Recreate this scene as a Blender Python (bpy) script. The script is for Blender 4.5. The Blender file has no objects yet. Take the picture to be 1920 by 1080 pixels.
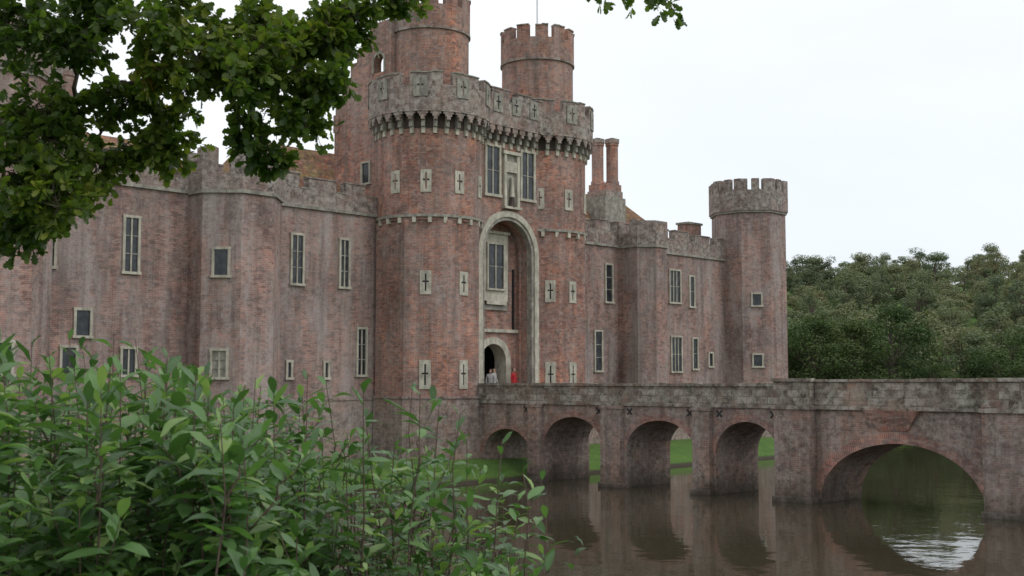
import bpy, bmesh, math, random
from mathutils import Vector, Matrix, Quaternion, noise
random.seed(7)
R=random.random
def U(a,b): return a+(b-a)*random.random()
scene=bpy.context.scene
C_,S_=0.7157,0.6984           # view heading over the site axes (X along facade, Y towards castle)
def P(lat,d,z): return Vector((d*C_+lat*S_, d*S_-lat*C_, z))

# ------------------------------------------------------------------ materials
def newmat(name):
    m=bpy.data.materials.new(name); m.use_nodes=True
    nt=m.node_tree; nt.nodes.clear()
    out=nt.nodes.new('ShaderNodeOutputMaterial')
    return m,nt,out
def N(nt,t,**kw):
    n=nt.nodes.new(t)
    for k,v in kw.items():
        if k in n.inputs: n.inputs[k].default_value=v
        else: setattr(n,k,v)
    return n
def ramp(nt,src,stops,interp='LINEAR'):
    r=nt.nodes.new('ShaderNodeValToRGB'); r.color_ramp.interpolation=interp
    e=r.color_ramp.elements
    while len(e)<len(stops): e.new(0.5)
    for i,(p,c) in enumerate(stops):
        e[i].position=p
        e[i].color=(c,c,c,1) if isinstance(c,(int,float)) else (*c,1)
    nt.links.new(src,r.inputs[0]); return r.outputs[0]
def mix(nt,f,a,b,mode='MIX'):
    m=nt.nodes.new('ShaderNodeMix'); m.data_type='RGBA'; m.blend_type=mode
    for s,v in ((m.inputs[0],f),(m.inputs[6],a),(m.inputs[7],b)):
        if isinstance(v,(int,float)): s.default_value=v
        elif isinstance(v,tuple): s.default_value=(*v,1)
        else: nt.links.new(v,s)
    return m.outputs[2]
def math_(nt,op,a,b=None):
    m=nt.nodes.new('ShaderNodeMath'); m.operation=op
    for i,v in enumerate((a,b)):
        if v is None: continue
        if isinstance(v,(int,float)): m.inputs[i].default_value=v
        else: nt.links.new(v,m.inputs[i])
    return m.outputs[0]
def noise_(nt,vec,scale,detail=4,rough=.55):
    n=N(nt,'ShaderNodeTexNoise',Scale=scale,Detail=detail,Roughness=rough)
    if vec is not None: nt.links.new(vec,n.inputs['Vector'])
    return n.outputs[0]
def mapping(nt,vec,sc,loc=(0,0,0)):
    m=nt.nodes.new('ShaderNodeMapping'); m.inputs['Scale'].default_value=sc; m.inputs['Location'].default_value=loc
    nt.links.new(vec,m.inputs['Vector']); return m.outputs[0]
def brick(name,c1,c2,mort,pale,grey,palecol=(.42,.37,.35),greycol=(.22,.2,.18),bw=.26,rh=.085,basedark=1.0,soot=.55,stonep=0):
    m,nt,out=newmat(name)
    geo=nt.nodes.new('ShaderNodeNewGeometry'); pos=geo.outputs['Position']
    cr=nt.nodes.new('ShaderNodeVectorMath'); cr.operation='CROSS_PRODUCT'
    nt.links.new(geo.outputs['True Normal'],cr.inputs[0]); cr.inputs[1].default_value=(0,0,1)
    dt=nt.nodes.new('ShaderNodeVectorMath'); dt.operation='DOT_PRODUCT'
    nt.links.new(pos,dt.inputs[0]); nt.links.new(cr.outputs[0],dt.inputs[1])
    sep=nt.nodes.new('ShaderNodeSeparateXYZ'); nt.links.new(pos,sep.inputs[0])
    cmb=nt.nodes.new('ShaderNodeCombineXYZ')
    nt.links.new(dt.outputs['Value'],cmb.inputs[0]); nt.links.new(sep.outputs[2],cmb.inputs[1])
    bt=nt.nodes.new('ShaderNodeTexBrick')
    bt.inputs['Scale'].default_value=1; bt.inputs['Brick Width'].default_value=bw
    bt.inputs['Row Height'].default_value=rh; bt.inputs['Mortar Size'].default_value=.009
    bt.inputs['Color1'].default_value=(*c1,1); bt.inputs['Color2'].default_value=(*c2,1)
    bt.inputs['Mortar'].default_value=(*mort,1)
    nt.links.new(cmb.outputs[0],bt.inputs['Vector'])
    col=bt.outputs[0]
    big=noise_(nt,pos,.22,5,.6)
    col=mix(nt,1.0,col,ramp(nt,big,[(.3,(.52,.55,.6)),(.7,(1.36,1.3,1.22))]),'MULTIPLY')
    mid=noise_(nt,pos,1.3,7,.7)
    col=mix(nt,1.0,col,ramp(nt,mid,[(.3,(.52,.58,.63)),(.7,(1.42,1.36,1.26))]),'MULTIPLY')
    cell=nt.nodes.new('ShaderNodeTexVoronoi'); cell.inputs['Scale'].default_value=3.6
    nt.links.new(mapping(nt,cmb.outputs[0],(1,2.4,1)),cell.inputs['Vector'])
    sc=nt.nodes.new('ShaderNodeSeparateColor'); nt.links.new(cell.outputs['Color'],sc.inputs[0])
    col=mix(nt,ramp(nt,sc.outputs[0],[(.0,0),(.70,0),(.78,.6)]),col,(.12,.075,.07))
    col=mix(nt,ramp(nt,sc.outputs[1],[(.0,0),(.80,0),(.86,.4)]),col,(.46,.34,.28))
    st=noise_(nt,mapping(nt,pos,(1.3,1.3,.16)),1.0,6,.7)
    bl=noise_(nt,mapping(nt,pos,(1,1,.6)),.45,8,.72)
    pm=math_(nt,'MULTIPLY',ramp(nt,st,[(.42,0),(.7,1)]),pale)
    pm2=math_(nt,'MULTIPLY',ramp(nt,bl,[(.46,0),(.68,1)]),pale)
    sp=noise_(nt,pos,6,6,.8)
    pm=math_(nt,'MULTIPLY',math_(nt,'ADD',pm,pm2),ramp(nt,sp,[(.35,.25),(.62,1.2)]))
    col=mix(nt,math_(nt,'MINIMUM',pm,.85),col,palecol)
    sp2=noise_(nt,pos,3.3,10,.85)
    col=mix(nt,math_(nt,'MULTIPLY',ramp(nt,sp2,[(.56,0),(.64,1)]),pale*1.0),col,(.5,.45,.42))
    dk=noise_(nt,mapping(nt,pos,(1.7,1.7,.13),(9,4,2)),1.0,6,.7)
    col=mix(nt,math_(nt,'MULTIPLY',ramp(nt,dk,[(.46,0),(.70,1)]),soot),col,(.10,.078,.068))
    gm=noise_(nt,pos,1.1,9,.75)
    gm=math_(nt,'MULTIPLY',ramp(nt,gm,[(.4,0),(.6,1)]),grey)
    spk=noise_(nt,pos,3.5,8,.8)
    gc=mix(nt,ramp(nt,spk,[(.42,0),(.58,1)]),(.06,.052,.042),tuple(min(.6,x*2.1) for x in greycol))
    col=mix(nt,math_(nt,'MINIMUM',gm,.92),col,gc)
    if stonep:   # pale lichened ashlar blocks set among the bricks
        b2=nt.nodes.new('ShaderNodeTexBrick'); b2.inputs['Scale'].default_value=1
        b2.inputs['Brick Width'].default_value=.52; b2.inputs['Row Height'].default_value=.31; b2.inputs['Mortar Size'].default_value=.02
        b2.inputs['Color1'].default_value=(0,0,0,1); b2.inputs['Color2'].default_value=(1,1,1,1); b2.inputs['Mortar'].default_value=(0,0,0,1)
        nt.links.new(cmb.outputs[0],b2.inputs['Vector'])
        wob=noise_(nt,pos,2.6,8,.8)
        f=math_(nt,'MULTIPLY',ramp(nt,b2.outputs[0],[(.0,0),(.45,0),(.62,1)]),ramp(nt,wob,[(.42,0),(.60,stonep)]))
        col=mix(nt,f,col,(.46,.43,.38))
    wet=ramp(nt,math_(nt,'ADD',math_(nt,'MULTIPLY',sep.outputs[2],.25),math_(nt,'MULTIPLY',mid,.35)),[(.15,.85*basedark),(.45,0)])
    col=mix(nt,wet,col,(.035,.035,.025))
    b=N(nt,'ShaderNodeBsdfPrincipled',Roughness=.9); b.inputs['Specular IOR Level'].default_value=.2
    nt.links.new(col,b.inputs['Base Color'])
    bp=nt.nodes.new('ShaderNodeBump'); bp.inputs['Strength'].default_value=.55; bp.inputs['Distance'].default_value=.08
    nt.links.new(math_(nt,'ADD',sp,math_(nt,'MULTIPLY',bt.outputs[1],-.6)),bp.inputs['Height'])
    nt.links.new(bp.outputs[0],b.inputs['Normal'])
    nt.links.new(b.outputs[0],out.inputs[0]); return m
def plain(name,col,rough=.8,var=.3,scale=2.0,metal=0,stain=0):
    m,nt,out=newmat(name)
    geo=nt.nodes.new('ShaderNodeNewGeometry')
    n=noise_(nt,geo.outputs['Position'],scale,6,.7)
    c=mix(nt,1.0,col,ramp(nt,n,[(.3,1-var),(.7,1+var)]),'MULTIPLY')
    if stain:
        s=noise_(nt,mapping(nt,geo.outputs['Position'],(2,2,.5)),2.2,7,.75)
        c=mix(nt,math_(nt,'MULTIPLY',ramp(nt,s,[(.45,0),(.65,1)]),stain),c,(.1,.09,.07))
    b=N(nt,'ShaderNodeBsdfPrincipled',Roughness=rough,Metallic=metal)
    nt.links.new(c,b.inputs['Base Color']); nt.links.new(b.outputs[0],out.inputs[0]); return m
def leafmat(name,stops,rough=.5,trans=.3,noisescale=0,spec=.4,objvar=0):
    m,nt,out=newmat(name)
    geo=nt.nodes.new('ShaderNodeNewGeometry')
    v=geo.outputs['Random Per Island']
    if noisescale:
        n=noise_(nt,geo.outputs['Position'],noisescale,3,.6)
        v=math_(nt,'ADD',math_(nt,'MULTIPLY',v,.45),math_(nt,'SUBTRACT',math_(nt,'MULTIPLY',n,1.3),.38))
    if objvar:
        oi=nt.nodes.new('ShaderNodeObjectInfo')
        v=math_(nt,'ADD',math_(nt,'MULTIPLY',v,1-objvar),math_(nt,'MULTIPLY',oi.outputs['Random'],objvar))
    c=ramp(nt,v,stops)
    b=N(nt,'ShaderNodeBsdfPrincipled',Roughness=rough); b.inputs['Specular IOR Level'].default_value=spec
    nt.links.new(c,b.inputs['Base Color'])
    t=nt.nodes.new('ShaderNodeBsdfTranslucent'); nt.links.new(mix(nt,1.0,c,(1.5,1.7,.8),'MULTIPLY'),t.inputs[0])
    ms=nt.nodes.new('ShaderNodeMixShader'); ms.inputs[0].default_value=trans
    nt.links.new(b.outputs[0],ms.inputs[1]); nt.links.new(t.outputs[0],ms.inputs[2])
    nt.links.new(ms.outputs[0],out.inputs[0]); return m

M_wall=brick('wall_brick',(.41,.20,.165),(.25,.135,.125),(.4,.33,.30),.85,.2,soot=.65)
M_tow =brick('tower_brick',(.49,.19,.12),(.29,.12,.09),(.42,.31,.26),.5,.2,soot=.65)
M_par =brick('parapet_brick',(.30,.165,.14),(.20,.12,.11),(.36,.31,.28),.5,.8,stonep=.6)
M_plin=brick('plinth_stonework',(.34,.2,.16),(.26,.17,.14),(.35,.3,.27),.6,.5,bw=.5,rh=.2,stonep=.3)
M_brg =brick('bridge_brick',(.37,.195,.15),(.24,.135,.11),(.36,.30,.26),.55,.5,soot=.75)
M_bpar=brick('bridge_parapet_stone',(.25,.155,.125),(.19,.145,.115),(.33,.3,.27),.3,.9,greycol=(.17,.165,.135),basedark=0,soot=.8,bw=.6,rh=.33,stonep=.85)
M_ring=brick('arch_voussoirs',(.42,.17,.12),(.27,.115,.09),(.4,.32,.3),.3,.3,bw=.09,rh=.3)
M_stone=plain('dressed_stone',(.47,.44,.36),.85,.3,1.8,stain=.5)
M_stg =plain('weathered_stone',(.29,.275,.235),.9,.5,3,stain=.6)
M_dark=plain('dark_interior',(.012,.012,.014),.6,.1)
M_tile=brick('roof_tiles',(.33,.13,.085),(.23,.10,.07),(.15,.08,.06),.1,.8,greycol=(.15,.12,.045),bw=.2,rh=.16)
M_lead=plain('iron',(.02,.02,.02),.6,.2)
M_white=plain('white_paint',(.75,.75,.75),.5,.05)
M_shade_foot=plain('corbel_shade_and_foot',(.07,.05,.042),.9,.4,3)  # near-black tone: painted shade between the corbels; also the niche figure's foot
def glassmat():
    m,nt,out=newmat('leaded_glass')
    geo=nt.nodes.new('ShaderNodeNewGeometry')
    n=noise_(nt,geo.outputs['Position'],2.5,2)
    c=ramp(nt,n,[(.35,(.012,.015,.02)),(.65,(.045,.05,.055))])
    b=N(nt,'ShaderNodeBsdfPrincipled',Roughness=.25); nt.links.new(c,b.inputs['Base Color'])
    nt.links.new(b.outputs[0],out.inputs[0]); return m
M_glass=glassmat()
MATS=[M_wall,M_tow,M_par,M_plin,M_brg,M_bpar,M_ring,M_stone,M_stg,M_dark,M_tile,M_lead,M_white,M_glass,M_shade_foot]
WALL,TOW,PAR,PLIN,BRG,BPAR,RING,STONE,STG,DARK,TILE,LEAD,WHITE,GLASS,SHADE_FOOT=range(15)

# ------------------------------------------------------------------ mesh builder
class MB:
    def __init__(s): s.v=[];s.f=[];s.m=[]
    def add(s,vs,fs,mi):
        o=len(s.v); s.v.extend([tuple(v) for v in vs])
        for f in fs: s.f.append(tuple(i+o for i in f)); s.m.append(mi)
    def hexa(s,b,t,mi):
        s.add(list(b)+list(t),[(3,2,1,0),(4,5,6,7),(0,1,5,4),(1,2,6,5),(2,3,7,6),(3,0,4,7)],mi)
    def box(s,x0,x1,y0,y1,z0,z1,mi):
        s.hexa([(x0,y0,z0),(x1,y0,z0),(x1,y1,z0),(x0,y1,z0)],[(x0,y0,z1),(x1,y0,z1),(x1,y1,z1),(x0,y1,z1)],mi)
    def prism(s,pts,z0,z1,mi,pts2=None):
        n=len(pts); p2=pts2 or pts
        vs=[(x,y,z0) for x,y in pts]+[(x,y,z1) for x,y in p2]
        fs=[(i,(i+1)%n,n+(i+1)%n,n+i) for i in range(n)]+[tuple(range(n-1,-1,-1)),tuple(range(n,2*n))]
        s.add(vs,fs,mi)
    def obox(s,o,n,u0,u1,d0,d1,z0,z1,mi):
        t=(-n[1],n[0])
        def q(u,d): return (o[0]+t[0]*u+n[0]*d, o[1]+t[1]*u+n[1]*d)
        a=[q(u0,d0),q(u1,d0),q(u1,d1),q(u0,d1)]
        s.hexa([(x,y,z0) for x,y in a],[(x,y,z1) for x,y in a],mi)
    def build(s,name,mats,parent=None,recalc=True,smooth=False):
        me=bpy.data.meshes.new(name); me.from_pydata(s.v,[],s.f)
        for m in mats: me.materials.append(m)
        me.polygons.foreach_set('material_index',s.m)
        if smooth: me.polygons.foreach_set('use_smooth',[True]*len(s.f))
        me.update()
        if recalc:
            bm=bmesh.new(); bm.from_mesh(me); bmesh.ops.recalc_face_normals(bm,faces=bm.faces); bm.to_mesh(me); bm.free()
        o=bpy.data.objects.new(name,me); scene.collection.objects.link(o)
        if parent: o.parent=parent
        return o
def empty(name):
    o=bpy.data.objects.new(name,None); scene.collection.objects.link(o); return o
def ngon(cx,cy,r,n,rot=0): return [(cx+r*math.cos(rot+2*math.pi*i/n),cy+r*math.sin(rot+2*math.pi*i/n)) for i in range(n)]
def octo(cx,cy,ap): return ngon(cx,cy,ap/math.cos(math.pi/8),8,math.pi/8)
def lerp2(a,b,t): return (a[0]+(b[0]-a[0])*t,a[1]+(b[1]-a[1])*t)
def ringblock(mb,A,B,a,b,t0,t1,z0,z1,mi):
    q=[lerp2(A,B,t0),lerp2(A,B,t1),lerp2(a,b,t1),lerp2(a,b,t0)]
    mb.hexa([(x,y,z0) for x,y in q],[(x,y,z1) for x,y in q],mi)
def crown(mb,cx,cy,r,n,th,z0,z1,z2,mi,pat,rot=0,cap=True,octa=False,capm=None):
    f=(lambda rr:octo(cx,cy,rr)) if octa else (lambda rr:ngon(cx,cy,rr,n,rot))
    O=f(r);I=f(r-th);O2=f(r+.05);I2=f(r-th-.05); n=len(O)
    for i in range(n):
        j=(i+1)%n
        ringblock(mb,O[i],O[j],I[i],I[j],0,1,z0,z1,mi)
        for (t0,t1) in pat(i):
            dz=U(-.05,.03)
            ringblock(mb,O[i],O[j],I[i],I[j],t0,t1,z1,z2+dz,mi)
            if cap: ringblock(mb,O2[i],O2[j],I2[i],I2[j],t0,t1,z2+dz,z2+dz+.07,STG if capm is None else capm)
def crenel(mb,p0,p1,th,z0,z1,z2,mi,mw=1.2,gw=.7,cap=True):
    p0=Vector(p0);p1=Vector(p1);L=(p1-p0).length;t=(p1-p0)/L;n=(t.y,-t.x)
    mb.obox(p0,n,0,L,-th,0,z0,z1,mi); 
    u=U(.1,.4)
    while u<L-.3:
        e=min(u+mw*U(.8,1.2),L); dz=U(-.14,.08)
        mb.obox(p0,n,u,e,-th,0,z1,z2+dz,mi)
        if cap: mb.obox(p0,n,u-.04,e+.04,-th-.05,.05,z2+dz,z2+dz+.07,PAR)
        g=gw*U(.8,1.25)
        if cap and e+g<L: mb.obox(p0,n,e+.05,e+g-.05,-th-.03,.03,z1,z1+.06,STG)
        u=e+g
def arches_wall(mb,Mf,u0,u1,zb,z1,arches,T,mi,soff=None,seg=20):
    soff=mi if soff is None else soff
    def quad(a,b,c,d,m): mb.add([Mf(*a),Mf(*b),Mf(*c),Mf(*d)],[(0,1,2,3)],m)
    cur=u0; arches=sorted(arches)
    def solid(a,b):
        for d in (0,T): quad((a,d,zb),(b,d,zb),(b,d,z1),(a,d,z1),mi)
    for (uc,hw,zs,rise) in arches:
        solid(cur,uc-hw)
        pts=[(uc-hw*math.cos(math.pi*i/seg),zs+rise*math.sin(math.pi*i/seg)) for i in range(seg+1)]
        for (a,za),(b,zb_) in zip(pts,pts[1:]):
            for d in (0,T): quad((a,d,za),(b,d,zb_),(b,d,z1),(a,d,z1),mi)
            quad((a,0,za),(b,0,zb_),(b,T,zb_),(a,T,za),soff)
        for uu in (uc-hw,uc+hw): quad((uu,0,zb),(uu,T,zb),(uu,T,zs),(uu,0,zs),soff)
        cur=uc+hw
    solid(cur,u1)
    quad((u0,0,z1),(u1,0,z1),(u1,T,z1),(u0,T,z1),mi)
    for uu in (u0,u1): quad((uu,0,zb),(uu,T,zb),(uu,T,z1),(uu,0,z1),mi)
def arch_ring(mb,Mf,uc,hw,zs,rise,w,zb,d0,d1,mi,seg=24,legs=True):
    inn=[(uc-hw*math.cos(math.pi*i/seg),zs+rise*math.sin(math.pi*i/seg)) for i in range(seg+1)]
    out=[(uc-(hw+w)*math.cos(math.pi*i/seg),zs+(rise+w)*math.sin(math.pi*i/seg)) for i in range(seg+1)]
    if legs:
        inn=[(uc-hw,zb)]+inn+[(uc+hw,zb)]; out=[(uc-hw-w,zb)]+out+[(uc+hw+w,zb)]
    for k in range(len(inn)-1):
        a,b,c,d=inn[k],inn[k+1],out[k+1],out[k]
        vs=[Mf(p[0],dd,p[1]) for dd in (d0,d1) for p in (a,b,c,d)]
        mb.add(vs,[(0,1,2,3),(4,5,6,7),(0,1,5,4),(3,2,6,7)],mi)
def window(mb,o,n,z0,z1,w,nv=1,nh=1,fr=.12,mi=STONE,glass=GLASS,sill=True):
    h=w/2
    mb.obox(o,n,-h,h,-.02,.012,z0,z1,glass)
    mb.obox(o,n,-h-fr,-h,-.03,.09,z0,z1,mi); mb.obox(o,n,h,h+fr,-.03,.09,z0,z1,mi)
    mb.obox(o,n,-h-fr-.02,h+fr+.02,-.03,.095,z1,z1+fr,mi)
    mb.obox(o,n,-h-fr-.05,h+fr+.05,-.03,.13,z0-fr,z0,mi)
    for i in range(nv):
        u=-h+w*(i+1)/(nv+1); mb.obox(o,n,u-.035,u+.035,.0,.055,z0,z1,mi)
    for i in range(nh):
        z=z0+(z1-z0)*(i+1)/(nh+1); mb.obox(o,n,-h,h,.0,.05,z-.025,z+.025,STG)
def cross(mb,o,n,zc,h=1.2,w=.6,mi=STONE):
    mb.obox(o,n,-w/2+.02,w/2-.02,-.05,.006,zc-h/2+.02,zc+h/2-.02,DARK)
    s=.045; a=.17; D0,D1=.0,.05
    zt=zc+h*.36; zb=zc-h*.36; c1=zc+.1; c0=c1-.09
    for sg in (-1,1):
        def q(u0,u1,za,zb2):
            uu=sorted((sg*u0,sg*u1)); mb.obox(o,n,uu[0],uu[1],D0,D1,za,zb2,mi)
        q(a,w/2,zc-h/2,zc+h/2); q(s,a,zc-h/2,c0); q(s,a,c1,zc+h/2)
    mb.obox(o,n,-s,s,D0,D1,zt,zc+h/2,mi); mb.obox(o,n,-s,s,D0,D1,zc-h/2,zb,mi)
def nrm(a): return (math.cos(math.radians(a)),math.sin(math.radians(a)))

# ================================================================== CASTLE
castle=empty('brick_castle')
YW=50.0
mb=MB()
mb.box(20,41.5,YW,62,-1,14.6,WALL); mb.box(54,76.4,YW,62,-1,14.6,WALL); mb.box(41.5,47,54.2,60,-1,14.4,WALL)
mb.box(20.3,24,62,108,-1,14.3,WALL); mb.box(72,76.1,62,108,-1,14.3,WALL); mb.box(24,72,104,108,-1,14.3,WALL)
for a,b in ((21,41),(54.4,75)):
    mb.box(a,b,YW-.10,YW+.3,-1,4.0,PLIN); mb.box(a,b,YW-.14,YW+.3,4.0,4.12,PAR)
    mb.box(a,b,YW-.12,YW+.3,13.82,13.98,STG)
    crenel(mb,(a,YW-.04),(b,YW-.04),.5,13.98,14.85,15.5,PAR,1.5,.75)
mb.build('curtain_walls',MATS,castle)
mb=MB()
def turret(xf0,xf1,a,zt=15.4):
    k=a*.7071; yf=47.5
    def pl(e): return [(xf0-.41*e,yf-e),(xf1+.41*e,yf-e),(xf1+k+e,yf+k-.41*e),(xf1+k+e,YW+.4),(xf0-k-e,YW+.4),(xf0-k-e,yf+k-.41*e)]
    mb.prism(pl(0),4.0,13.75,WALL); mb.prism(pl(.1),-1,4.0,PLIN); mb.prism(pl(.14),4.0,4.12,PAR)
    mb.prism(pl(.1),13.75,13.91,STG); 
    O=pl(.06); mb.prism(O,13.91,14.7,PAR)
    I=pl(-.4)
    idx=[(4,5),(5,0),(0,1),(1,2),(2,3)]
    for i,j in idx:
        L=math.dist(O[i],O[j])
        pat=[(0,.3),(.7,1)] if L<2.6 else [(0,.2),(.4,.6),(.8,1)]
        if L>=1.3:
            for t0,t1 in pat:
                ringblock(mb,O[i],O[j],I[i],I[j],t0,t1,14.7,zt+U(-.08,.08),PAR)
        else: ringblock(mb,O[i],O[j],I[i],I[j],0,1,14.7,zt,PAR)
turret(30.7,32.5,1.84,15.9)
turret(62.1,63.3,1.2,15.5)
mb.build('wall_turrets',MATS,castle)
mb=MB()
for cx in (19.6,76.1):
    mb.prism(octo(cx,49.5,2.55),4.1,17.3,WALL); mb.prism(octo(cx,49.5,2.64),-1,4.1,PLIN); mb.prism(octo(cx,49.5,2.69),4.1,4.22,PAR)
    mb.prism(octo(cx,49.5,2.66),17.3,17.45,STG)
    mb.prism(octo(cx,49.5,2.2),17.45,18.3,PAR)
    crown(mb,cx,49.5,2.74,8,.42,17.45,18.95,19.8,PAR,lambda i:[(0,.24),(.38,.62),(.76,1)] ,octa=True,cap=False)
mb.build('corner_towers',MATS,castle)

# ---- gatehouse
TL=(43.3,48.6); TR=(52.0,48.6); XC=47.6; XA=47.4
mb=MB()
for T in (TL,TR):
    mb.prism(octo(*T,2.75),4.1,13.45,TOW); mb.prism(octo(*T,2.84),-1,4.1,PLIN); mb.prism(octo(*T,2.89),4.1,4.22,PAR)
    mb.prism(ngon(*T,2.87,40),13.7,19.3,TOW)
    mb.prism(ngon(*T,2.97,40),13.6,13.74,STG)
    for k in range(22):
        a=2*math.pi*k/22; n=(math.cos(a),math.sin(a)); o=(T[0]+n[0]*2.75,T[1]+n[1]*2.75)
        mb.obox(o,n,-.1,.1,-.15,.2,13.3,13.6,STONE)
    mb.prism(ngon(*T,2.87,40),13.45,13.6,TOW)
mb.box(40.75,46.0,49.0,53.8,3,19,TOW); mb.box(48.75,54.55,49.0,53.8,3,19,TOW)
mb.box(46.0,46.03,48.51,53.2,3.99,8,DARK); mb.box(48.72,48.749,48.51,53.2,3.99,8,DARK)  # near-black linings put the passage's shade into the wall colour
mb.box(46.0,48.75,49.002,53.8,8,18.9,TOW); mb.box(46.03,48.72,53.2,53.8,3.5,8,DARK)  # dark end wall added to close the passage and keep it dark
mb.box(45.0,50.3,46.75,49,-1,3.6,PLIN)
Mg=lambda u,d,z:(u,46.6+d,z)
arches_wall(mb,Mg,44.9,50.3,3.6,19.2,[(XA,1.9,12.1,1.9)],1.1,TOW,TOW,28)
Mr=lambda u,d,z:(u,46.6-d,z)
arch_ring(mb,Mr,XA,2.07,12.1,2.07,.33,4.1,.0,.16,STONE,28)
arch_ring(mb,Mr,XA,1.88,12.1,1.88,.2,4.1,-.3,.08,STG,28)
Md=lambda u,d,z:(u,47.7+d,z)
arches_wall(mb,Md,45.2,49.9,3.6,14.5,[(47.3,.98,6.15,.95)],.8,TOW,STONE,20)
Mdr=lambda u,d,z:(u,47.7-d,z)
arch_ring(mb,Mdr,47.3,.98,6.15,.95,.38,4.0,0,.12,STONE)
mb.box(46.07,49.28,47.55,47.69,7.75,7.93,STONE)
mb.box(44.6,49.6,45.5,53.2,3.5,3.985,STG)
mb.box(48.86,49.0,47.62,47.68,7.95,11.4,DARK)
mb.box(XA-1.0,XA+.95,47.52,47.69,9.5,13.3,STONE)
mb.box(XA-.78,XA+.78,47.44,47.52,9.3,9.5,STONE)
window(mb,(XA-.05,47.52),(0,-1),10.2,12.7,1.2,1,1,.1)
mb.box(XA-1.1,XA+1.05,47.4,47.69,13.3,13.45,STONE)
mb.box(XA-1.05,XA+1.0,47.6,47.69,9.0,9.3,STG)
for dx in (-1.4,1.4):
    window(mb,(XC+dx,46.6),(0,-1),15.35,18.0,.95,1,1,.15)
mb.box(XC-.62,XC-.42,46.42,46.6,14.75,17.7,STONE); mb.box(XC+.42,XC+.62,46.42,46.6,14.75,17.7,STONE)
mb.box(XC-.42,XC+.42,46.56,46.6,14.75,17.7,STG)
mb.box(XC-.72,XC+.72,46.36,46.6,17.7,17.88,STONE); mb.box(XC-.68,XC+.68,46.3,46.6,14.62,14.75,STONE)
mb.box(XC-.4,XC+.4,46.44,46.56,16.7,17.3,STONE); mb.prism(ngon(XC,46.45,.2,8),14.75,15.3,SHADE_FOOT,ngon(XC,46.45,.13,8))
mb.prism(ngon(XC,46.45,.16,8),15.3,16.1,STONE,ngon(XC,46.45,.09,8)); mb.prism(ngon(XC,46.45,.1,8),16.1,16.4,STONE)
def corb(o,n):
    mb.obox(o,n,-.10,.10,-.1,.15,18.02,18.35,STONE)
    mb.obox(o,n,-.10,.10,-.1,.30,18.35,18.68,STG)
    mb.obox(o,n,-.10,.10,-.1,.46,18.68,19.0,PAR)
NC=30
for T in (TL,TR):
    mb.prism(ngon(*T,2.885,40),18.3,19.1,SHADE_FOOT)  # dark band paints the shade in the gaps between corbels
    for k in range(NC):
        a=2*math.pi*(k+.5)/NC; n=(math.cos(a),math.sin(a)); corb((T[0]+n[0]*2.85,T[1]+n[1]*2.85),n)
    r=3.33
    O=ngon(*T,r,NC,math.pi/NC);I=ngon(*T,r-.14,NC,math.pi/NC)
    for i in range(NC):
        j=(i+1)%NC
        for t0,t1,zz in ((.14,.26,18.86),(.26,.40,19.0),(.60,.74,19.0),(.74,.86,18.86),(0,.14,18.7),(.86,1,18.7)):
            ringblock(mb,O[i],O[j],I[i],I[j],t0,t1,zz,19.12,PAR)
    O=ngon(*T,3.36,36);I=ngon(*T,2.7,36)
    for i in range(36): ringblock(mb,O[i],O[(i+1)%36],I[i],I[(i+1)%36],0,1,19.12,19.25,PAR)
    crown(mb,*T,3.34,36,.4,19.25,20.55,21.2,PAR,lambda i:[(0,1)] if i%4!=0 else [],rot=0)
    mb.prism(ngon(*T,3.0,36),19.25,19.6,STG)
mb.box(45.5,49.9,46.58,46.6,18.3,19.14,SHADE_FOOT)  # same painted shade behind the corbels of the link wall
x=45.75
while x<49.7: 
    corb((x,46.6),(0,-1))
    mb.box(x-.2,x+.2,46.13,46.27,18.86,19.14,PAR); x+=.6
mb.box(45.3,50.0,46.1,46.65,19.14,19.27,PAR)
crenel(mb,(45.3,46.12),(50.0,46.12),.4,19.27,20.5,21.15,PAR,1.25,.6)
mb.box(45.3,50,46.5,53,19.0,19.3,STG)
for T in (TL,TR):
    for k in range(9):
        a=math.radians(5*4+ k*40); n=(math.cos(a),math.sin(a))
        if T is TL and n[0]>.6: continue
        cross(mb,(T[0]+n[0]*3.33,T[1]+n[1]*3.33),n,20.45,1.1,.75,STG)
for dx in (-1.45,.0,1.45): cross(mb,(XC+dx,46.12),(0,-1),20.4,1.05,.7,STG)
for T in (TL,TR):
    mb.prism(ngon(*T,2.15,36),19.3,23.9,TOW); mb.prism(ngon(*T,2.25,36),23.9,24.02,PAR)
    mb.prism(ngon(*T,1.8,36),24.02,24.6,TOW)
    crown(mb,*T,2.22,36,.38,24.02,25.25,25.95,TOW,lambda i:[(0,1)] if i%3!=0 else [],capm=PAR)
Ms=lambda u,d,z:(40.8+d,u,z)
mb.box(40.8,41.3,49.0,50.8,19.0,21.8,TOW)
arches_wall(mb,Ms,49.0,50.8,21.8,24.6,[(49.95,.42,22.4,.42)],.5,TOW)
arch_ring(mb,lambda u,d,z:(40.8-d,u,z),49.95,.42,22.4,.42,.14,21.8,0,.05,STG,12)
for y0,y1,zt in ((50.8,51.35,24.0),(51.35,51.9,23.3),(51.9,52.45,22.6),(52.45,53.1,21.8),(53.1,53.79,20.9)):
    mb.box(40.8,41.3,y0,y1,19.0,zt,TOW); mb.box(40.75,41.35,y0,y1,zt,zt+.1,PAR)
mb.box(40.7,54.6,53.4,53.85,19.0,20.0,TOW)
window(mb,(40.75,50.9),(-1,0),15.8,16.9,.6,0,0,.1)
mb.build('gatehouse',MATS,castle)
mb=MB()
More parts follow.
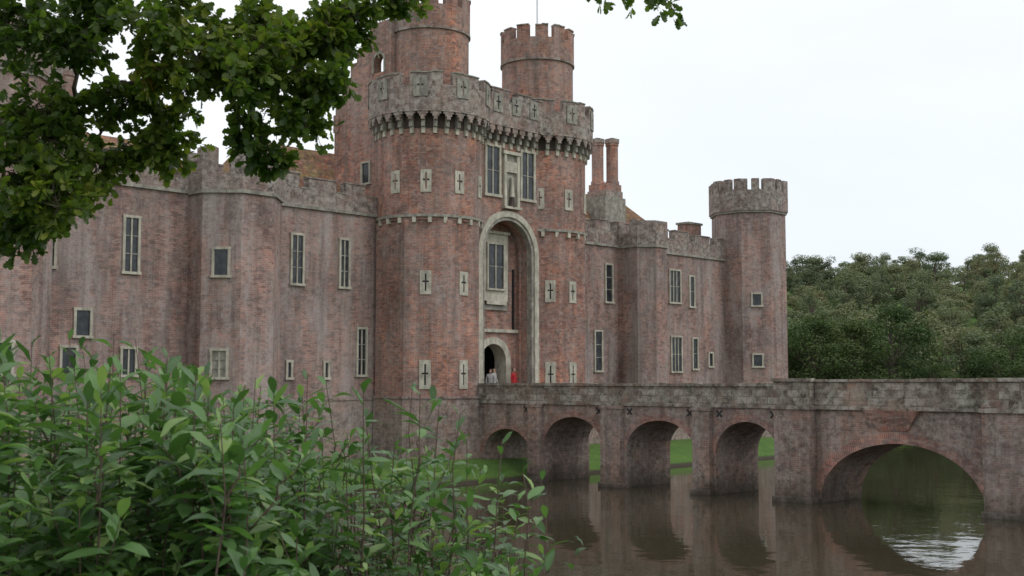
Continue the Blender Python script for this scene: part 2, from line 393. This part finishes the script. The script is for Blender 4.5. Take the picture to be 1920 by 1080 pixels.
for T in (TL,TR):
    for an in (225,270,315):
        n=nrm(an); o=(T[0]+n[0]*2.75,T[1]+n[1]*2.75)
        if T is TL and an==315: continue
        if T is TR and an==225: o=(o[0]+.45,o[1]-.45)
        cross(mb,o,n,10.15,1.25,.6); cross(mb,o,n,5.35,1.5,.6)
    for an in (190,225,262,300,330):
        n=nrm(an); o=(T[0]+n[0]*2.86,T[1]+n[1]*2.86)
        cross(mb,o,n,15.5,1.2,.58)
F=(0,-1)
def ww(x,z0,z1,w,nv=1,nh=1,**k): window(mb,(x,YW),F,z0,z1,w,nv,nh,**k)
ww(26.5,9.95,12.4,.62,1,2); ww(35.6,9.95,12.4,.62,1,2); ww(38.6,9.95,12.4,.5,1,2)
ww(22.6,9.95,12.4,.6,1,2)
ww(24.3,7.0,8.1,.62,0,0); ww(23.7,5.3,6.45,.6,0,0); ww(26.5,5.3,6.45,.6,1,0)
ww(39.8,5.35,7.75,.5,1,2); ww(35.2,5.2,5.95,.18,0,0); ww(37.5,5.2,5.95,.18,0,0)
ww(60.3,10.2,12.6,.6,0,2); ww(59.2,5.7,8.2,.62,0,2)
ww(67.5,10.5,12.7,1.15,2,1); ww(69.5,10.3,12.4,.45,0,1)
ww(67.6,5.7,8.05,1.1,2,1); ww(69.8,5.9,8.0,.5,0,1); ww(71.7,6.1,7.0,.4,0,0)
n=nrm(225)
window(mb,(30.05,48.15),n,9.9,11.1,.62,0,0); window(mb,(30.05,48.15),n,5.2,6.4,.62,1,2,glass=STG)
for zc in (10.9,6.5):
    window(mb,(76.1+n[0]*2.55,49.5+n[1]*2.55),n,zc-.4,zc+.4,.6,0,0)
window(mb,(19.6,49.5-2.55),F,5.3,6.5,.6,0,0)
mb.build('windows',MATS,castle)
# ---- roofs and chimneys
mb=MB()
def roof(x0,x1,y0,y1,z0,z1,hip=2.5):
    ym=(y0+y1)/2
    mb.add([(x0,y0,z0),(x1,y0,z0),(x1,y1,z0),(x0,y1,z0),(x0+hip,ym,z1),(x1-hip,ym,z1)],
           [(0,1,5,4),(1,2,5),(2,3,4,5),(3,0,4)],TILE)
roof(21,33,52,60,14.62,17.3); roof(34.5,47,54.2,60,14.42,18.6,2.6)
roof(60,76.1,54.5,61.5,14.65,19.0,5)
roof(34,40,51,54.0,14.63,16.9,1.2)
mb.box(72.4,74.0,52.3,53.3,14.5,16.7,TOW); mb.box(72.3,74.1,52.2,53.4,16.7,16.85,STG)
def chim(x,y,z0,zb,zt,n=2,r=.46):
    mb.box(x-1.25,x+1.25,y-.75,y+.75,z0,zb-.5,STG); mb.box(x-1.1,x+1.1,y-.6,y+.6,zb-.5,zb,PAR)
    for k in range(n):
        cx=x-.52+1.04*k
        mb.prism(octo(cx,y,r),zb,zt-.5,TOW); mb.prism(octo(cx,y,r+.04),zt-.5,zt-.3,TOW); mb.prism(octo(cx,y,r+.055),zt-.3,zt,PAR)
        mb.prism(octo(cx,y,r+.05),zb,zb+.25,TOW)
        mb.prism(octo(cx,y,.2),zt,zt+.1,DARK)
# twin shafts set side by side across the depth of the stack so that both show
def chim2(x,y,z0,zb,zt,r=.42):
    mb.box(x-1.15,x+1.15,y-1.0,y+1.0,z0,zb-1.0,STG); mb.box(x-.95,x+.95,y-.9,y+.9,zb-1.0,zb-.5,PAR); mb.box(x-.85,x+.85,y-.85,y+.85,zb-.5,zb,TOW)
    for sx,sy in ((-.38,.38),(.38,-.38)):
        cx,cy=x+sx,y+sy
        mb.prism(octo(cx,cy,r),zb,zt-.5,TOW); mb.prism(octo(cx,cy,r+.05),zt-.5,zt-.3,TOW); mb.prism(octo(cx,cy,r+.09),zt-.3,zt,PAR)
        mb.prism(octo(cx,cy,r+.07),zb,zb+.25,TOW); mb.prism(octo(cx,cy,.2),zt,zt+.1,DARK)
chim2(67.2,56,14.5,19.4,22.8); chim(25.5,56,14.5,17.4,20.4); 
mb.build('roofs_and_chimneys',MATS,castle)
mb=MB(); mb.prism(ngon(*TR,.05,8),24.6,31.5,WHITE); mb.prism(ngon(*TR,.09,8),31.5,31.65,WHITE)
mb.build('flagpole',MATS,castle)

# ================================================================== BRIDGE
bridge=empty('brick_arch_bridge')
mb=MB()
X0,X1=44.45,47.85; TB=X1-X0
Mb=lambda u,d,z:(X0+d,u,z)
AR=[(43.75,1.65,1.3,1.25),(39.2,1.93,1.75,1.5),(33.85,1.97,1.75,1.45),(29.15,1.63,1.75,1.5),(22.18,3.42,.15,2.4)]
arches_wall(mb,Mb,-3,46.7,-1.5,3.85,AR,TB,BRG,BRG,28)
for (uc,hw,zs,rise) in AR:
    arch_ring(mb,lambda u,d,z:(X0-d,u,z),uc,hw,zs,rise,.3 if hw<3 else .42,-1,0,.035,RING,28,legs=False)
for (ya,yb,zt,dx) in ((27.45,45.9,4.78,0),(-3,27.43,4.98,.07)):
    mb.box(X0-.09-dx,X0+.4,ya,yb,3.85,3.99,BPAR)
    mb.box(X0-.02-dx,X0+.4,ya,yb,3.99,zt,BPAR)
    mb.box(X1-.4,X1+.05+dx,ya,yb,3.85,zt,BPAR)
    y=ya
    while y<yb-.05:
        e=min(y+U(.8,1.3),yb); dz=U(-.03,.03); dd=U(-.015,.015)
        mb.box(X0-.1-dx+dd,X0+.48,y+.012,e-.012,zt,zt+.12+dz,BPAR); mb.box(X1-.48,X1+.12+dx,y+.012,e-.012,zt,zt+.12+dz,BPAR); y=e
mb.box(X0+.41,X1-.41,-3,45.48,3.86,3.97,STG)
for (a,b,px,zt) in ((41.2,42.05,.25,3.78),(35.95,37.15,.34,3.78),(30.9,31.8,.34,3.78),(25.75,27.45,.55,3.84),(14.3,18.6,.55,3.84),(44.9,45.6,.0,3.0)):
    if px:
        mb.box(X0-px,X0,a,b,-1.5,zt,BRG); mb.box(X0-px-.1,X0,a-.08,b+.08,-1.5,.22,PLIN)
        if zt<3.8:
            mb.box(X0-px-.04,X0-.002,a-.04,b+.04,3.7,3.845,BRG)
        else:
            mb.box(X0-px-.09,X0-.16,a-.06,b+.06,3.84,3.98,BPAR); mb.box(X0-px-.0,X0-.17,a,b,3.98,4.99,BPAR); mb.box(X0-px-.1,X0-.17,a-.06,b+.06,4.99,5.13,BPAR)
    mb.box(X1,X1+.3,a+.1,b-.1,-1.5,3.6,BRG)
ya,yb=21.2,23.5
mb.hexa([(X0-.05,ya+.55,3.05),(X0,ya+.55,3.05),(X0,yb-.55,3.05),(X0-.05,yb-.55,3.05)],[(X0-.3,ya,3.84),(X0,ya,3.84),(X0,yb,3.84),(X0-.3,yb,3.84)],RING)
for yy in (45.0-3.4+.75,37.5,35.6,32.15,30.55,27.8):
    for sgn in (-1,1):
        L=.2;w=.03;x_=X0-.03
        d=(L*.7071,sgn*L*.7071); p=(-sgn*w*.7071,w*.7071)
        q=[(yy+a*d[0]+b*p[0],3.58+a*d[1]+b*p[1]) for a,b in((-1,-1),(1,-1),(1,1),(-1,1))]
        mb.hexa([(x_-.012*(sgn+1),y,z) for y,z in q],[(X0-.001,y,z) for y,z in q],LEAD)
mb.build('bridge_structure',MATS,bridge)

# ================================================================== PEOPLE
def person(x,y,z,h,coat,leg,hair,face,skin=(.5,.3,.22)):
    e=empty('person'); k=h/1.72
    mc=plain('cloth',coat,.9,.1); ml=plain('trousers',leg,.9,.1); ms=plain('skin',skin,.6,.05); mh=plain('hair',hair,.8,.1)
    def skinobj(name,pts,edges,mat):
        me=bpy.data.meshes.new(name); me.from_pydata([p[:3] for p in pts],edges,[])
        o=bpy.data.objects.new(name,me); scene.collection.objects.link(o); o.parent=e; me.materials.append(mat)
        md=o.modifiers.new('s','SKIN')
        if not me.skin_vertices:
            bm=bmesh.new(); bm.from_mesh(me); bm.verts.layers.skin.verify(); bm.to_mesh(me); bm.free()
        for i,p in enumerate(pts):
            sv=me.skin_vertices[0].data[i]; sv.radius=(p[3],p[4]); sv.use_root=(i==0)
        o.modifiers.new('sub','SUBSURF').render_levels=1
        return o
    skinobj('coat',[(0,0,.98,.17,.13),(0,0,1.2,.15,.12),(0,0,1.38,.16,.12),(0,0,1.48,.07,.07),
        (.18,0,1.39,.07,.07),(.24,-.02,1.12,.05,.05),(.2,-.14,.92,.04,.04),(-.18,0,1.39,.07,.07),(-.25,.02,1.12,.05,.05),(-.24,-.06,.88,.04,.04),(0,0,.82,.18,.14)],
        [(0,1),(1,2),(2,3),(2,4),(4,5),(5,6),(2,7),(7,8),(8,9),(0,10)],mc)
    skinobj('legs',[(0,0,.92,.15,.12),(.1,0,.82,.09,.09),(.1,-.03,.48,.065,.065),(.11,.02,.08,.045,.045),(.11,-.14,.04,.04,.035),
        (-.1,0,.82,.09,.09),(-.1,.02,.48,.065,.065),(-.11,.03,.08,.045,.045),(-.12,-.12,.04,.04,.035)],
        [(0,1),(1,2),(2,3),(3,4),(0,5),(5,6),(6,7),(7,8)],ml)
    skinobj('head',[(0,0,1.50,.05,.05),(0,-.01,1.57,.07,.08),(0,-.01,1.66,.085,.1),(0,-.01,1.70,.06,.07),(0,-.11,1.61,.015,.015)],[(0,1),(1,2),(2,3),(2,4)],ms)
    skinobj('hair',[(0,.03,1.71,.09,.09),(0,.05,1.62,.08,.07),(0,.05,1.55,.05,.05)],[(0,1),(1,2)],mh)
    for sx,hx,hy,hz in ((1,.2,-.16,.9),(-1,-.24,-.07,.86)):
        pts=[(hx,hy,hz,.028,.02),(hx,hy-.02,hz-.06,.035,.018)]; ed=[(0,1)]
        for q,(fx,fl) in enumerate(((-.027,.065),(-.009,.078),(.009,.073),(.027,.058))):
            pts+=[(hx+fx,hy-.025,hz-.1,.009,.009),(hx+fx,hy-.045,hz-.1-fl,.007,.007)]; k0=len(pts)-2
            ed+=[(1,k0),(k0,k0+1)]
        pts+=[(hx-sx*.04,hy-.04,hz-.07,.009,.009),(hx-sx*.045,hy-.055,hz-.105,.008,.008)]; ed+=[(1,len(pts)-2),(len(pts)-2,len(pts)-1)]
        skinobj('hand',pts,ed,ms)
    e.location=(x,y,z); e.scale=(k,k,k); e.rotation_euler=(0,0,face)
ZF=3.985
person(48.4,47.1,ZF,1.76,(.38,.018,.022),(.02,.02,.03),(.06,.04,.03),.3)
person(46.75,47.3,ZF,1.66,(.28,.27,.26),(.03,.03,.05),(.1,.07,.04),-.6)
person(47.25,47.55,ZF,1.74,(.35,.34,.33),(.03,.03,.03),(.03,.02,.02),.2)
person(47.75,48.0,ZF,1.6,(.5,.46,.42),(.05,.05,.08),(.25,.2,.15),1.0)
person(48.05,48.6,ZF,1.75,(.16,.14,.2),(.03,.03,.03),(.05,.03,.02),-.2)

# ================================================================== GROUND + WATER
def ss(t): t=max(0,min(1,t)); return t*t*(3-2*t)
def gh(x,y):
    d=x*C_+y*S_; lat=x*S_-y*C_
    q=.9*y+.1*x
    nz=noise.noise(Vector((x*.15,y*.15,0)))*.25
    h=-1.6
    b=3.45-4.9*ss((q-2.5)/11)
    if d>60: b=-2
    h=max(h,b+nz*.3 if b>-1 else b)
    dx=max(15-x,0,x-82); dy=max(46.8-y,0,y-112)
    dd=math.hypot(dx,dy); isl=1.0-1.9*ss((dd-.3)/7.5)
    h=max(h,isl+nz*.3)
    f=-1.5+3.2*ss((d-112)/12)+29*ss((d-130)/230)+ (5*ss((lat-60)/150)) * ss((d-150)/150)
    f+=noise.noise(Vector((x*.008,y*.008,3)))*4*ss((d-160)/80)
    h=max(h,f)
    w=-1.5+4.5*ss((-8-x)/16)
    h=max(h,w)
    return h
def axis():
    a=[-20+1.25*i for i in range(int(150/1.25)+1)]
    s=1.6;v=a[-1];up=[]
    while v<2200: v+=s; s*=1.13; up.append(v)
    s=1.6;v=a[0];dn=[]
    while v>-1500: v-=s; s*=1.2; dn.append(v)
    return dn[::-1]+a+up
ax=axis(); n=len(ax)
mg=MB()
mg.v=[(x,y,gh(x,y)) for y in ax for x in ax]
mg.f=[(j*n+i,j*n+i+1,(j+1)*n+i+1,(j+1)*n+i) for j in range(n-1) for i in range(n-1)]; mg.m=[0]*len(mg.f)
m,nt,out=newmat('grass')
geo=nt.nodes.new('ShaderNodeNewGeometry'); pos=geo.outputs['Position']
c=ramp(nt,noise_(nt,pos,.5,6,.7),[(.3,(.06,.13,.02)),(.55,(.10,.20,.03)),(.75,(.15,.22,.05))])
c=mix(nt,1.0,c,ramp(nt,noise_(nt,pos,9,5,.8),[(.3,.6),(.7,1.35)]),'MULTIPLY')
sep=nt.nodes.new('ShaderNodeSeparateXYZ'); nt.links.new(pos,sep.inputs[0])
c=mix(nt,ramp(nt,sep.outputs[2],[(.1,1),(.2,0)]),c,(.05,.04,.025))
b=N(nt,'ShaderNodeBsdfPrincipled',Roughness=.95); nt.links.new(c,b.inputs['Base Color'])
bp=N(nt,'ShaderNodeBump',Strength=.8,Distance=.15); nt.links.new(noise_(nt,pos,12,5,.8),bp.inputs['Height']); nt.links.new(bp.outputs[0],b.inputs['Normal'])
nt.links.new(b.outputs[0],out.inputs[0])
mg.build('ground',[m],recalc=False,smooth=True)
m,nt,out=newmat('murky_water')
geo=nt.nodes.new('ShaderNodeNewGeometry'); pos=geo.outputs['Position']
b=N(nt,'ShaderNodeBsdfPrincipled',Roughness=.02,IOR=1.33)
c=ramp(nt,noise_(nt,pos,.08,4,.6),[(.3,(.040,.034,.021)),(.7,(.054,.046,.029))]); nt.links.new(c,b.inputs['Base Color'])
n1=noise_(nt,mapping(nt,pos,(1,1.0,1)),1.5,3,.5); n2=noise_(nt,pos,.35,2,.5)
hh=math_(nt,'ADD',math_(nt,'MULTIPLY',n1,.35),n2)
bp=N(nt,'ShaderNodeBump',Strength=.12,Distance=.14); nt.links.new(hh,bp.inputs['Height']); nt.links.new(bp.outputs[0],b.inputs['Normal'])
nt.links.new(b.outputs[0],out.inputs[0])
mw=MB(); mw.add([(-40,-40,0),(260,-140,0),(260,200,0),(-40,260,0)],[(0,1,2,3)],0); mw.build('moat_water',[m],recalc=False)

# ================================================================== VEGETATION
def tube(mb,pts,rads,mi,sides=6):
    o=len(mb.v); k=len(pts)
    for i,p in enumerate(pts):
        d=(pts[min(i+1,k-1)]-pts[max(i-1,0)]).normalized()
        a=d.orthogonal().normalized(); b=d.cross(a)
        for s in range(sides):
            t=2*math.pi*s/sides; v=p+(a*math.cos(t)+b*math.sin(t))*rads[i]; mb.v.append(tuple(v))
    for i in range(k-1):
        for s in range(sides):
            s2=(s+1)%sides; mb.f.append((o+i*sides+s,o+i*sides+s2,o+(i+1)*sides+s2,o+(i+1)*sides+s)); mb.m.append(mi)
def curve(p0,p1,sag,k=6,wob=.03):
    out=[]
    for i in range(k+1):
        t=i/k; p=p0.lerp(p1,t); p=p+Vector((U(-wob,wob),U(-wob,wob),U(-wob,wob)+sag*4*t*(1-t))); out.append(p)
    out[0]=p0; return out
def rdir():
    while True:
        v=Vector((U(-1,1),U(-1,1),U(-1,1)))
        if .05<v.length<1: return v.normalized()
bark=plain('bark',(.09,.075,.055),.95,.45,8)
def treemesh(name,seed,nleaf=5200,ls=.42,ncl=34):
    random.seed(seed); mb=MB()
    tube(mb,[Vector((0,0,-.5)),Vector((.1,0,3)),Vector((0,.2,7)),Vector((.2,0,11))],[.4,.32,.2,.08],1,7)
    cl=[]
    for i in range(ncl):
        z=U(0,1)
        r=4.6*math.sin(math.pi*min(.96,(.2+.80*z)))**.7*U(.5,1.0)
        a=U(0,6.28); p=Vector((r*math.cos(a),r*math.sin(a),1.6+12.0*z)); cl.append((p,U(1.0,2.1)))
        tube(mb,curve(Vector((0,0,p.z*.55+.5)),p,.3,4,.15),[.12,.09,.07,.045,.02],1,4)
    for i in range(nleaf):
        c,r=random.choice(cl); d=rdir(); p=c+Vector((d.x,d.y,d.z*.8))*r*U(.6,1.08)
        nn=(d+rdir()*.7+Vector((0,0,.5))).normalized(); a=nn.orthogonal().normalized(); b=nn.cross(a); an=U(0,6.28)
        a2=a*math.cos(an)+b*math.sin(an); b2=nn.cross(a2); s=ls*U(.5,1.1); s2=s*U(.5,.8)
        mb.add([p-a2*s*.5,p+b2*s2*.5+nn*.05,p+a2*s*.5,p-b2*s2*.5+nn*.05],[(0,1,2,3)],0)
    me=bpy.data.meshes.new(name); me.from_pydata(mb.v,[],mb.f); me.polygons.foreach_set('material_index',mb.m); return me
M_near=leafmat('woodland_leaves',[(0,(.03,.056,.021)),(.45,(.052,.088,.03)),(.75,(.08,.115,.04)),(1,(.13,.125,.05))],.7,.18,.12,.2,.35)
M_far =leafmat('hill_leaves',[(0,(.10,.13,.09)),(.35,(.145,.175,.11)),(.7,(.20,.21,.13)),(1,(.27,.225,.14))],.8,.2,.06,.1,.6)  # paler, greyer leaf colours imitate aerial haze
vars_n=[];vars_f=[]
for s in range(4):
    me=treemesh('tree_crown',11+s,9500,.36,40); me.materials.append(M_near); me.materials.append(bark); vars_n.append(me)
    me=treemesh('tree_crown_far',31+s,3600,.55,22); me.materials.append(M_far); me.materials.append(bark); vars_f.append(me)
random.seed(5)
wood=empty('woodland'); 
def tree(me,lat,d,h,w=None):
    p=P(lat,d,0); o=bpy.data.objects.new('tree',me); scene.collection.objects.link(o); o.parent=wood
    k=h/14.5; w=w or k*U(.95,1.25)
    o.location=(p.x,p.y,gh(p.x,p.y)-.3); o.scale=(w,w,k); o.rotation_euler=(0,0,U(0,6.28))
u=.12
while u<.8:
    d=U(124,134)
    big=1.0 if u<.345 else (.52 if u<.405 else .88)
    if not (.385<u<.402):
        tree(random.choice(vars_n),u*d,d,U(8.8,12.6)*big,U(.8,1.2)*max(big,.6))
    if not (.38<u<.405): tree(random.choice(vars_n),u*d+3,d+10,U(7.5,10)*big,U(.7,1.0))
    for q in range(3):
        dd=d-U(5,9)
        if not (.388<u<.40): tree(random.choice(vars_n),(u+.01*q)*dd,dd,U(2.5,5.0)*(.6 if big<.7 else 1),.5)
    u+=.033
for i in range(600):
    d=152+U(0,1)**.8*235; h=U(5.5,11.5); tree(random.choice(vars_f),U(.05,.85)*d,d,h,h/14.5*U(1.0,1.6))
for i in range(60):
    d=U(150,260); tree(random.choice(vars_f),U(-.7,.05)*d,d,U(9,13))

# ---- oak
random.seed(21)
M_oak=leafmat('oak_leaves',[(0,(.032,.06,.012)),(.45,(.065,.11,.02)),(.72,(.13,.18,.03)),(.9,(.24,.25,.045)),(1,(.28,.17,.04))],.42,.48,.9,.45)
half=[(.0,.0),(.14,.09),(.24,.07),(.36,.22),(.46,.15),(.60,.31),(.69,.2),(.82,.25),(.93,.13)]
oakout=half+[(1,0)]+[(x,-y) for x,y in half[::-1][:-1]]
ok=MB()
def oakleaf(p,d,L):
    n_=(rdir()*.8+Vector((0,0,.7))).normalized(); sd=d.cross(n_)
    if sd.length<.05: return
    sd.normalize(); n2=sd.cross(d); cv=U(-.25,.1)
    o=len(ok.v)
    for x,y in oakout:
        q=p+d*(x*L)+sd*(y*L*1.0)+n2*(cv*L*x*x+abs(y)*L*.25); ok.v.append(tuple(q))
    k=len(oakout); ok.f.append(tuple(o+i for i in range(k))); ok.m.append(0)
trunkb=P(-6.6,8.6,gh(*P(-6.6,8.6,0).xy)-.3)
tr=[trunkb,P(-6.5,8.6,5),P(-6.3,8.5,7),P(-6.2,8.5,9.5),P(-6.3,8.6,13)]
tube(ok,tr,[.55,.42,.36,.28,.12],1,12)
limbs=[[P(-6.35,8.5,6.6),P(-5,8.2,7.5),P(-4,8.0,8.0),P(-3.0,8,8.05),P(-2,8.1,8.1),P(-1.0,8,8.1),P(.2,8.2,8.05),P(1.0,8.1,7.95)],
       [P(-6.4,8.5,5.9),P(-5,8.3,6.6),P(-4.1,8.3,6.75),P(-3.4,8.3,6.85),P(-2.7,8.2,7.05),P(-2.0,8.1,7.2)],
       [P(-6.2,8.5,8.4),P(-4.5,8.6,8.9),P(-2.5,8.8,9.1),P(-.5,8.8,9.0)]]
for li,L in enumerate(limbs):
    k=len(L); r0=(.11,.055,.12)[li]; tube(ok,L,[r0*(1-i/k)+.012 for i in range(k)],1,8)
lp=[]
for L in limbs:
    for a,b in zip(L,L[1:]):
        for t in (0,.25,.5,.75): lp.append(a.lerp(b,t))
CL=[(-3.36,7.35,.40),(-3.05,7.5,.3),(-2.95,7.2,.32),(-2.72,7.55,.22),(-2.35,7.4,.42),(-1.85,7.4,.42),(-1.45,7.38,.38),(-1.1,7.52,.28),(-.82,7.64,.2),(-2.1,7.1,.3),(-2.35,7.05,.22),(-1.65,7.2,.3),(-1.25,7.3,.25),
(-3.2,6.85,.38),(-3.35,6.4,.4),(-3.3,6.05,.24),(-2.98,6.14,.26),(-2.86,6.5,.24),(-2.72,6.95,.26),(-2.42,6.75,.26),(-2.38,6.55,.15),(-2.6,6.62,.2),(-3.1,6.6,.28),
(-1.8,6.98,.34),(-1.5,6.98,.30),(-1.74,6.62,.22),(-1.42,6.74,.22),(-1.24,7.02,.2),(-1.62,6.5,.14),(-3.0,6.3,.22),(-3.5,6.1,.25),
(-3.9,6.6,.5),(-4.1,7.3,.5),(-3.6,7.9,.5),(-2.6,8.0,.5),(-1.6,8.05,.45),(-4.8,7.6,.6),(-5.0,8.5,.7),(-3.6,8.9,.7),(-2,9.2,.6),(-.6,9.1,.5),(-6.4,9.5,.9),(-7.5,8.5,.8),(-5.5,10.5,1)]
def twigs(c,r,n,ls=(.065,.105)):
    for i in range(n):
        d=rdir(); d.z*=.7; e=c+d*r*U(.65,1.2)+Vector((0,0,-.12*r)); s=c+rdir()*r*.2
        pts=curve(s,e,U(-.03,.06),5,.015); tube(ok,pts,[.005,.004,.0035,.003,.002,.0015],1,3)
        nl=int(12+r*26)
        for q in range(nl):
            t=U(.15,1)**.7; f=t*5; i0=min(4,int(f)); pp=pts[i0].lerp(pts[i0+1],f-i0)
            dd=((e-s).normalized()*.6+rdir()).normalized(); dd.z-=.2; dd.normalize()
            oakleaf(pp+rdir()*.02,dd,U(*ls))
for (la,z,r) in CL:
    c=P(la,8+U(-.35,.35),z)
    a=min(lp,key=lambda q:(q-c).length+U(0,.1))
    k=7; pts=curve(a,c,.06,k,.04); tube(ok,pts,[.016*(1-i/(k+2))+.003 for i in range(k+1)],1,5)
    twigs(c,r,int(r*82) if la>-3.7 and z<7.8 else int(r*30))
for (a,b) in ((P(.2,8.2,8.05),P(.62,8,7.58)),(P(.6,8.1,8.0),P(.8,8,7.55)),(P(.8,8.1,7.98),P(1.12,8,7.5)),(P(.8,8.1,7.98),P(1.0,8,7.52))):
    pts=curve(a,b,.03,6,.01); tube(ok,pts,[.008,.007,.006,.005,.004,.003,.002],1,4)
    for p in pts[3:]:
        for q in range(10):
            d=(rdir()+(b-a).normalized()*.6).normalized(); oakleaf(p+rdir()*.03,d,U(.06,.1))
ok.build('oak_tree',[M_oak,bark],recalc=False)

# ---- laurel bush
random.seed(33)
M_lau=leafmat('laurel_leaves',[(0,(.05,.105,.035)),(.45,(.085,.165,.055)),(.8,(.13,.24,.08)),(1,(.26,.36,.12))],.38,.3,0,.5)
M_stem=plain('laurel_stems',(.11,.065,.055),.7,.3,20)
lb=MB()
def lleaf(p,d,L,W):
    up=Vector((0,0,1)); sd=d.cross(up)
    if sd.length<.1: sd=Vector((1,0,0))
    sd=(sd.normalized()+rdir()*.35).normalized(); n_=sd.cross(d).normalized(); sd=d.cross(n_)
    prof=[0,.62,.95,1.0,.7,0.0]; droop=U(.05,.45); fold=U(.1,.4); o=len(lb.v); kk=len(prof)
    for i,w in enumerate(prof):
        t=i/(kk-1); c=p+d*(L*t)+Vector((0,0,-droop*L*t*t))
        wv=U(-.004,.004)
        for s in (-1,0,1): 
            lb.v.append(tuple(c+sd*(s*w*W*.5)+n_*(abs(s)*w*W*.5*fold+wv*abs(s))))
    for i in range(kk-1):
        for s in (0,1):
            a=o+i*3+s; lb.f.append((a,a+1,a+4,a+3)); lb.m.append(0)
def shoot(base,top,dens,Ls,r0=.007):
    k=7; pts=curve(base,top,0,k,.02); H=(top-base).length
    tube(lb,pts,[r0*(1-.11*i) for i in range(k+1)],1,4)
    ph=U(0,6.28); step=.03/dens; s=.15 if H>.5 else .03
    while s<H:
        t=s/H; f=t*k; i0=min(k-1,int(f)); p=pts[i0].lerp(pts[i0+1],f-i0)
        top_=1-t; el=.25+.9*max(0,1-top_*H/.18)+U(-.3,.3)
        if R()<.93:
            d=Vector((math.cos(ph)*math.cos(el),math.sin(ph)*math.cos(el),math.sin(el)))
            L=Ls*U(.65,1.2)*(.6+.4*min(1,top_*H/.1)); lleaf(p,d,L,L*U(.27,.38))
        ph+=2.4+U(-.3,.3); s+=step*U(.7,1.3)
def topz(uu,d):
    pts=[(-.6,.035),(-.43,.028),(-.36,.03),(-.30,.03),(-.24,-.008),(-.2,0),(-.16,-.005),(-.12,-.02),(-.08,-.02),(-.04,-.045),(0,-.06),(.03,-.11),(.05,-.15)]
    v=pts[-1][1]
    for (a,va),(b,vb) in zip(pts,pts[1:]):
        if a<=uu<=b: v=va+(vb-va)*(uu-a)/(b-a); break
    return 5+v*4.6
def stem(lat,d,zt,dens,Ls=.125,br=3):
    b=P(lat+U(-.12,.12),d+U(-.12,.12),0); b.z=gh(b.x,b.y)-.05; t=P(lat,d,zt)
    shoot(b,t,dens,Ls)
    for i in range(br):
        q=U(.45,.85); s=b.lerp(t,q); a=U(0,6.28); l=U(.2,.45)
        e=s+Vector((math.cos(a)*l*.5,math.sin(a)*l*.5,l)); e.z=min(e.z,zt-.03); shoot(s,e,dens*1.2,Ls,.004)
cnt=0
while cnt<190:
    d=U(3.3,6.6); lat=U(-4.2,-.6); uu=lat/d
    if uu<-.62 or uu>-.17: continue
    stem(lat,d,topz(uu,d)-U(0,.85) if cnt%3 else topz(uu,d)-U(0,.2),1.25,.14); cnt+=1
cnt=0
while cnt<75:
    d=U(3.6,6.2); lat=U(-1.2,.25); uu=lat/d
    if uu<-.2 or uu>.04: continue
    stem(lat,d,topz(uu,d)-(.15+U(0,.5)),.95,.115,2); cnt+=1
for uu,dz in ((-.40,.03),(-.37,.04),(-.33,.03),(-.31,.04),(-.255,.02),(-.215,.02),(-.172,.05),(-.15,.02),(-.128,.06),(-.118,-.05),(-.086,.12),(-.078,.04),(-.06,.06),(-.045,.06),(-.04,-.02),(-.01,.04),(.012,.03),(.03,-.0)):
    d=U(4.2,5); stem(uu*d,d,topz(uu,d)+dz,.6,.125,1)
lb.build('laurel_bush',[M_lau,M_stem],recalc=False,smooth=True)

# ================================================================== LIGHT / SKY / CAMERA
w=bpy.data.worlds.new('World'); scene.world=w; w.use_nodes=True; nt=w.node_tree; nt.nodes.clear()
out=nt.nodes.new('ShaderNodeOutputWorld'); bg=nt.nodes.new('ShaderNodeBackground')
sky=nt.nodes.new('ShaderNodeTexSky'); sky.sky_type='NISHITA'; sky.sun_disc=False
EL=math.radians(50); AZ=math.radians(163)
sky.sun_elevation=EL; sky.sun_rotation=AZ; sky.air_density=1; sky.dust_density=3
hs=N(nt,'ShaderNodeHueSaturation',Saturation=.35); nt.links.new(sky.outputs[0],hs.inputs['Color'])
tc=nt.nodes.new('ShaderNodeTexCoord')
cl=noise_(nt,mapping(nt,tc.outputs['Generated'],(1,1,3)),1.6,5,.55)
cloud=ramp(nt,cl,[(.3,(.80,.83,.87)),(.7,(.90,.915,.93))])
sp=nt.nodes.new('ShaderNodeSeparateXYZ'); nt.links.new(tc.outputs['Generated'],sp.inputs[0])
hz=ramp(nt,sp.outputs[2],[(0,(.86,.89,.92)),(.14,(.92,.95,.965)),(.38,(1,1,1))])
cloud=mix(nt,1.0,cloud,hz,'MULTIPLY')
cs=mix(nt,1.0,cloud,(10,10,10),'MULTIPLY'); 
fin=mix(nt,.9,hs.outputs[0],cs)
nt.links.new(fin,bg.inputs[0]); bg.inputs[1].default_value=.128
nt.links.new(bg.outputs[0],out.inputs[0])
sd=bpy.data.lights.new('sun','SUN'); sd.energy=.8; sd.angle=math.radians(30); sd.color=(1,.985,.96)
so=bpy.data.objects.new('sun',sd); scene.collection.objects.link(so)
v=Vector((math.sin(AZ)*math.cos(EL),math.cos(AZ)*math.cos(EL),math.sin(EL)))
so.rotation_euler=v.to_track_quat('Z','Y').to_euler()
cam=bpy.data.cameras.new('camera'); co=bpy.data.objects.new('camera',cam); scene.collection.objects.link(co)
cam.sensor_width=36; cam.lens=42.02; cam.clip_end=5000; cam.clip_start=.05
co.location=(0,0,5)
pt=math.radians(4.465); fw=Vector((C_*math.cos(pt),S_*math.cos(pt),math.sin(pt)))
co.rotation_euler=fw.to_track_quat('-Z','Y').to_euler()
cam.dof.use_dof=True; cam.dof.focus_distance=40; cam.dof.aperture_fstop=9
scene.camera=co
scene.view_settings.view_transform='Standard'; scene.view_settings.look='None'; scene.view_settings.exposure=0
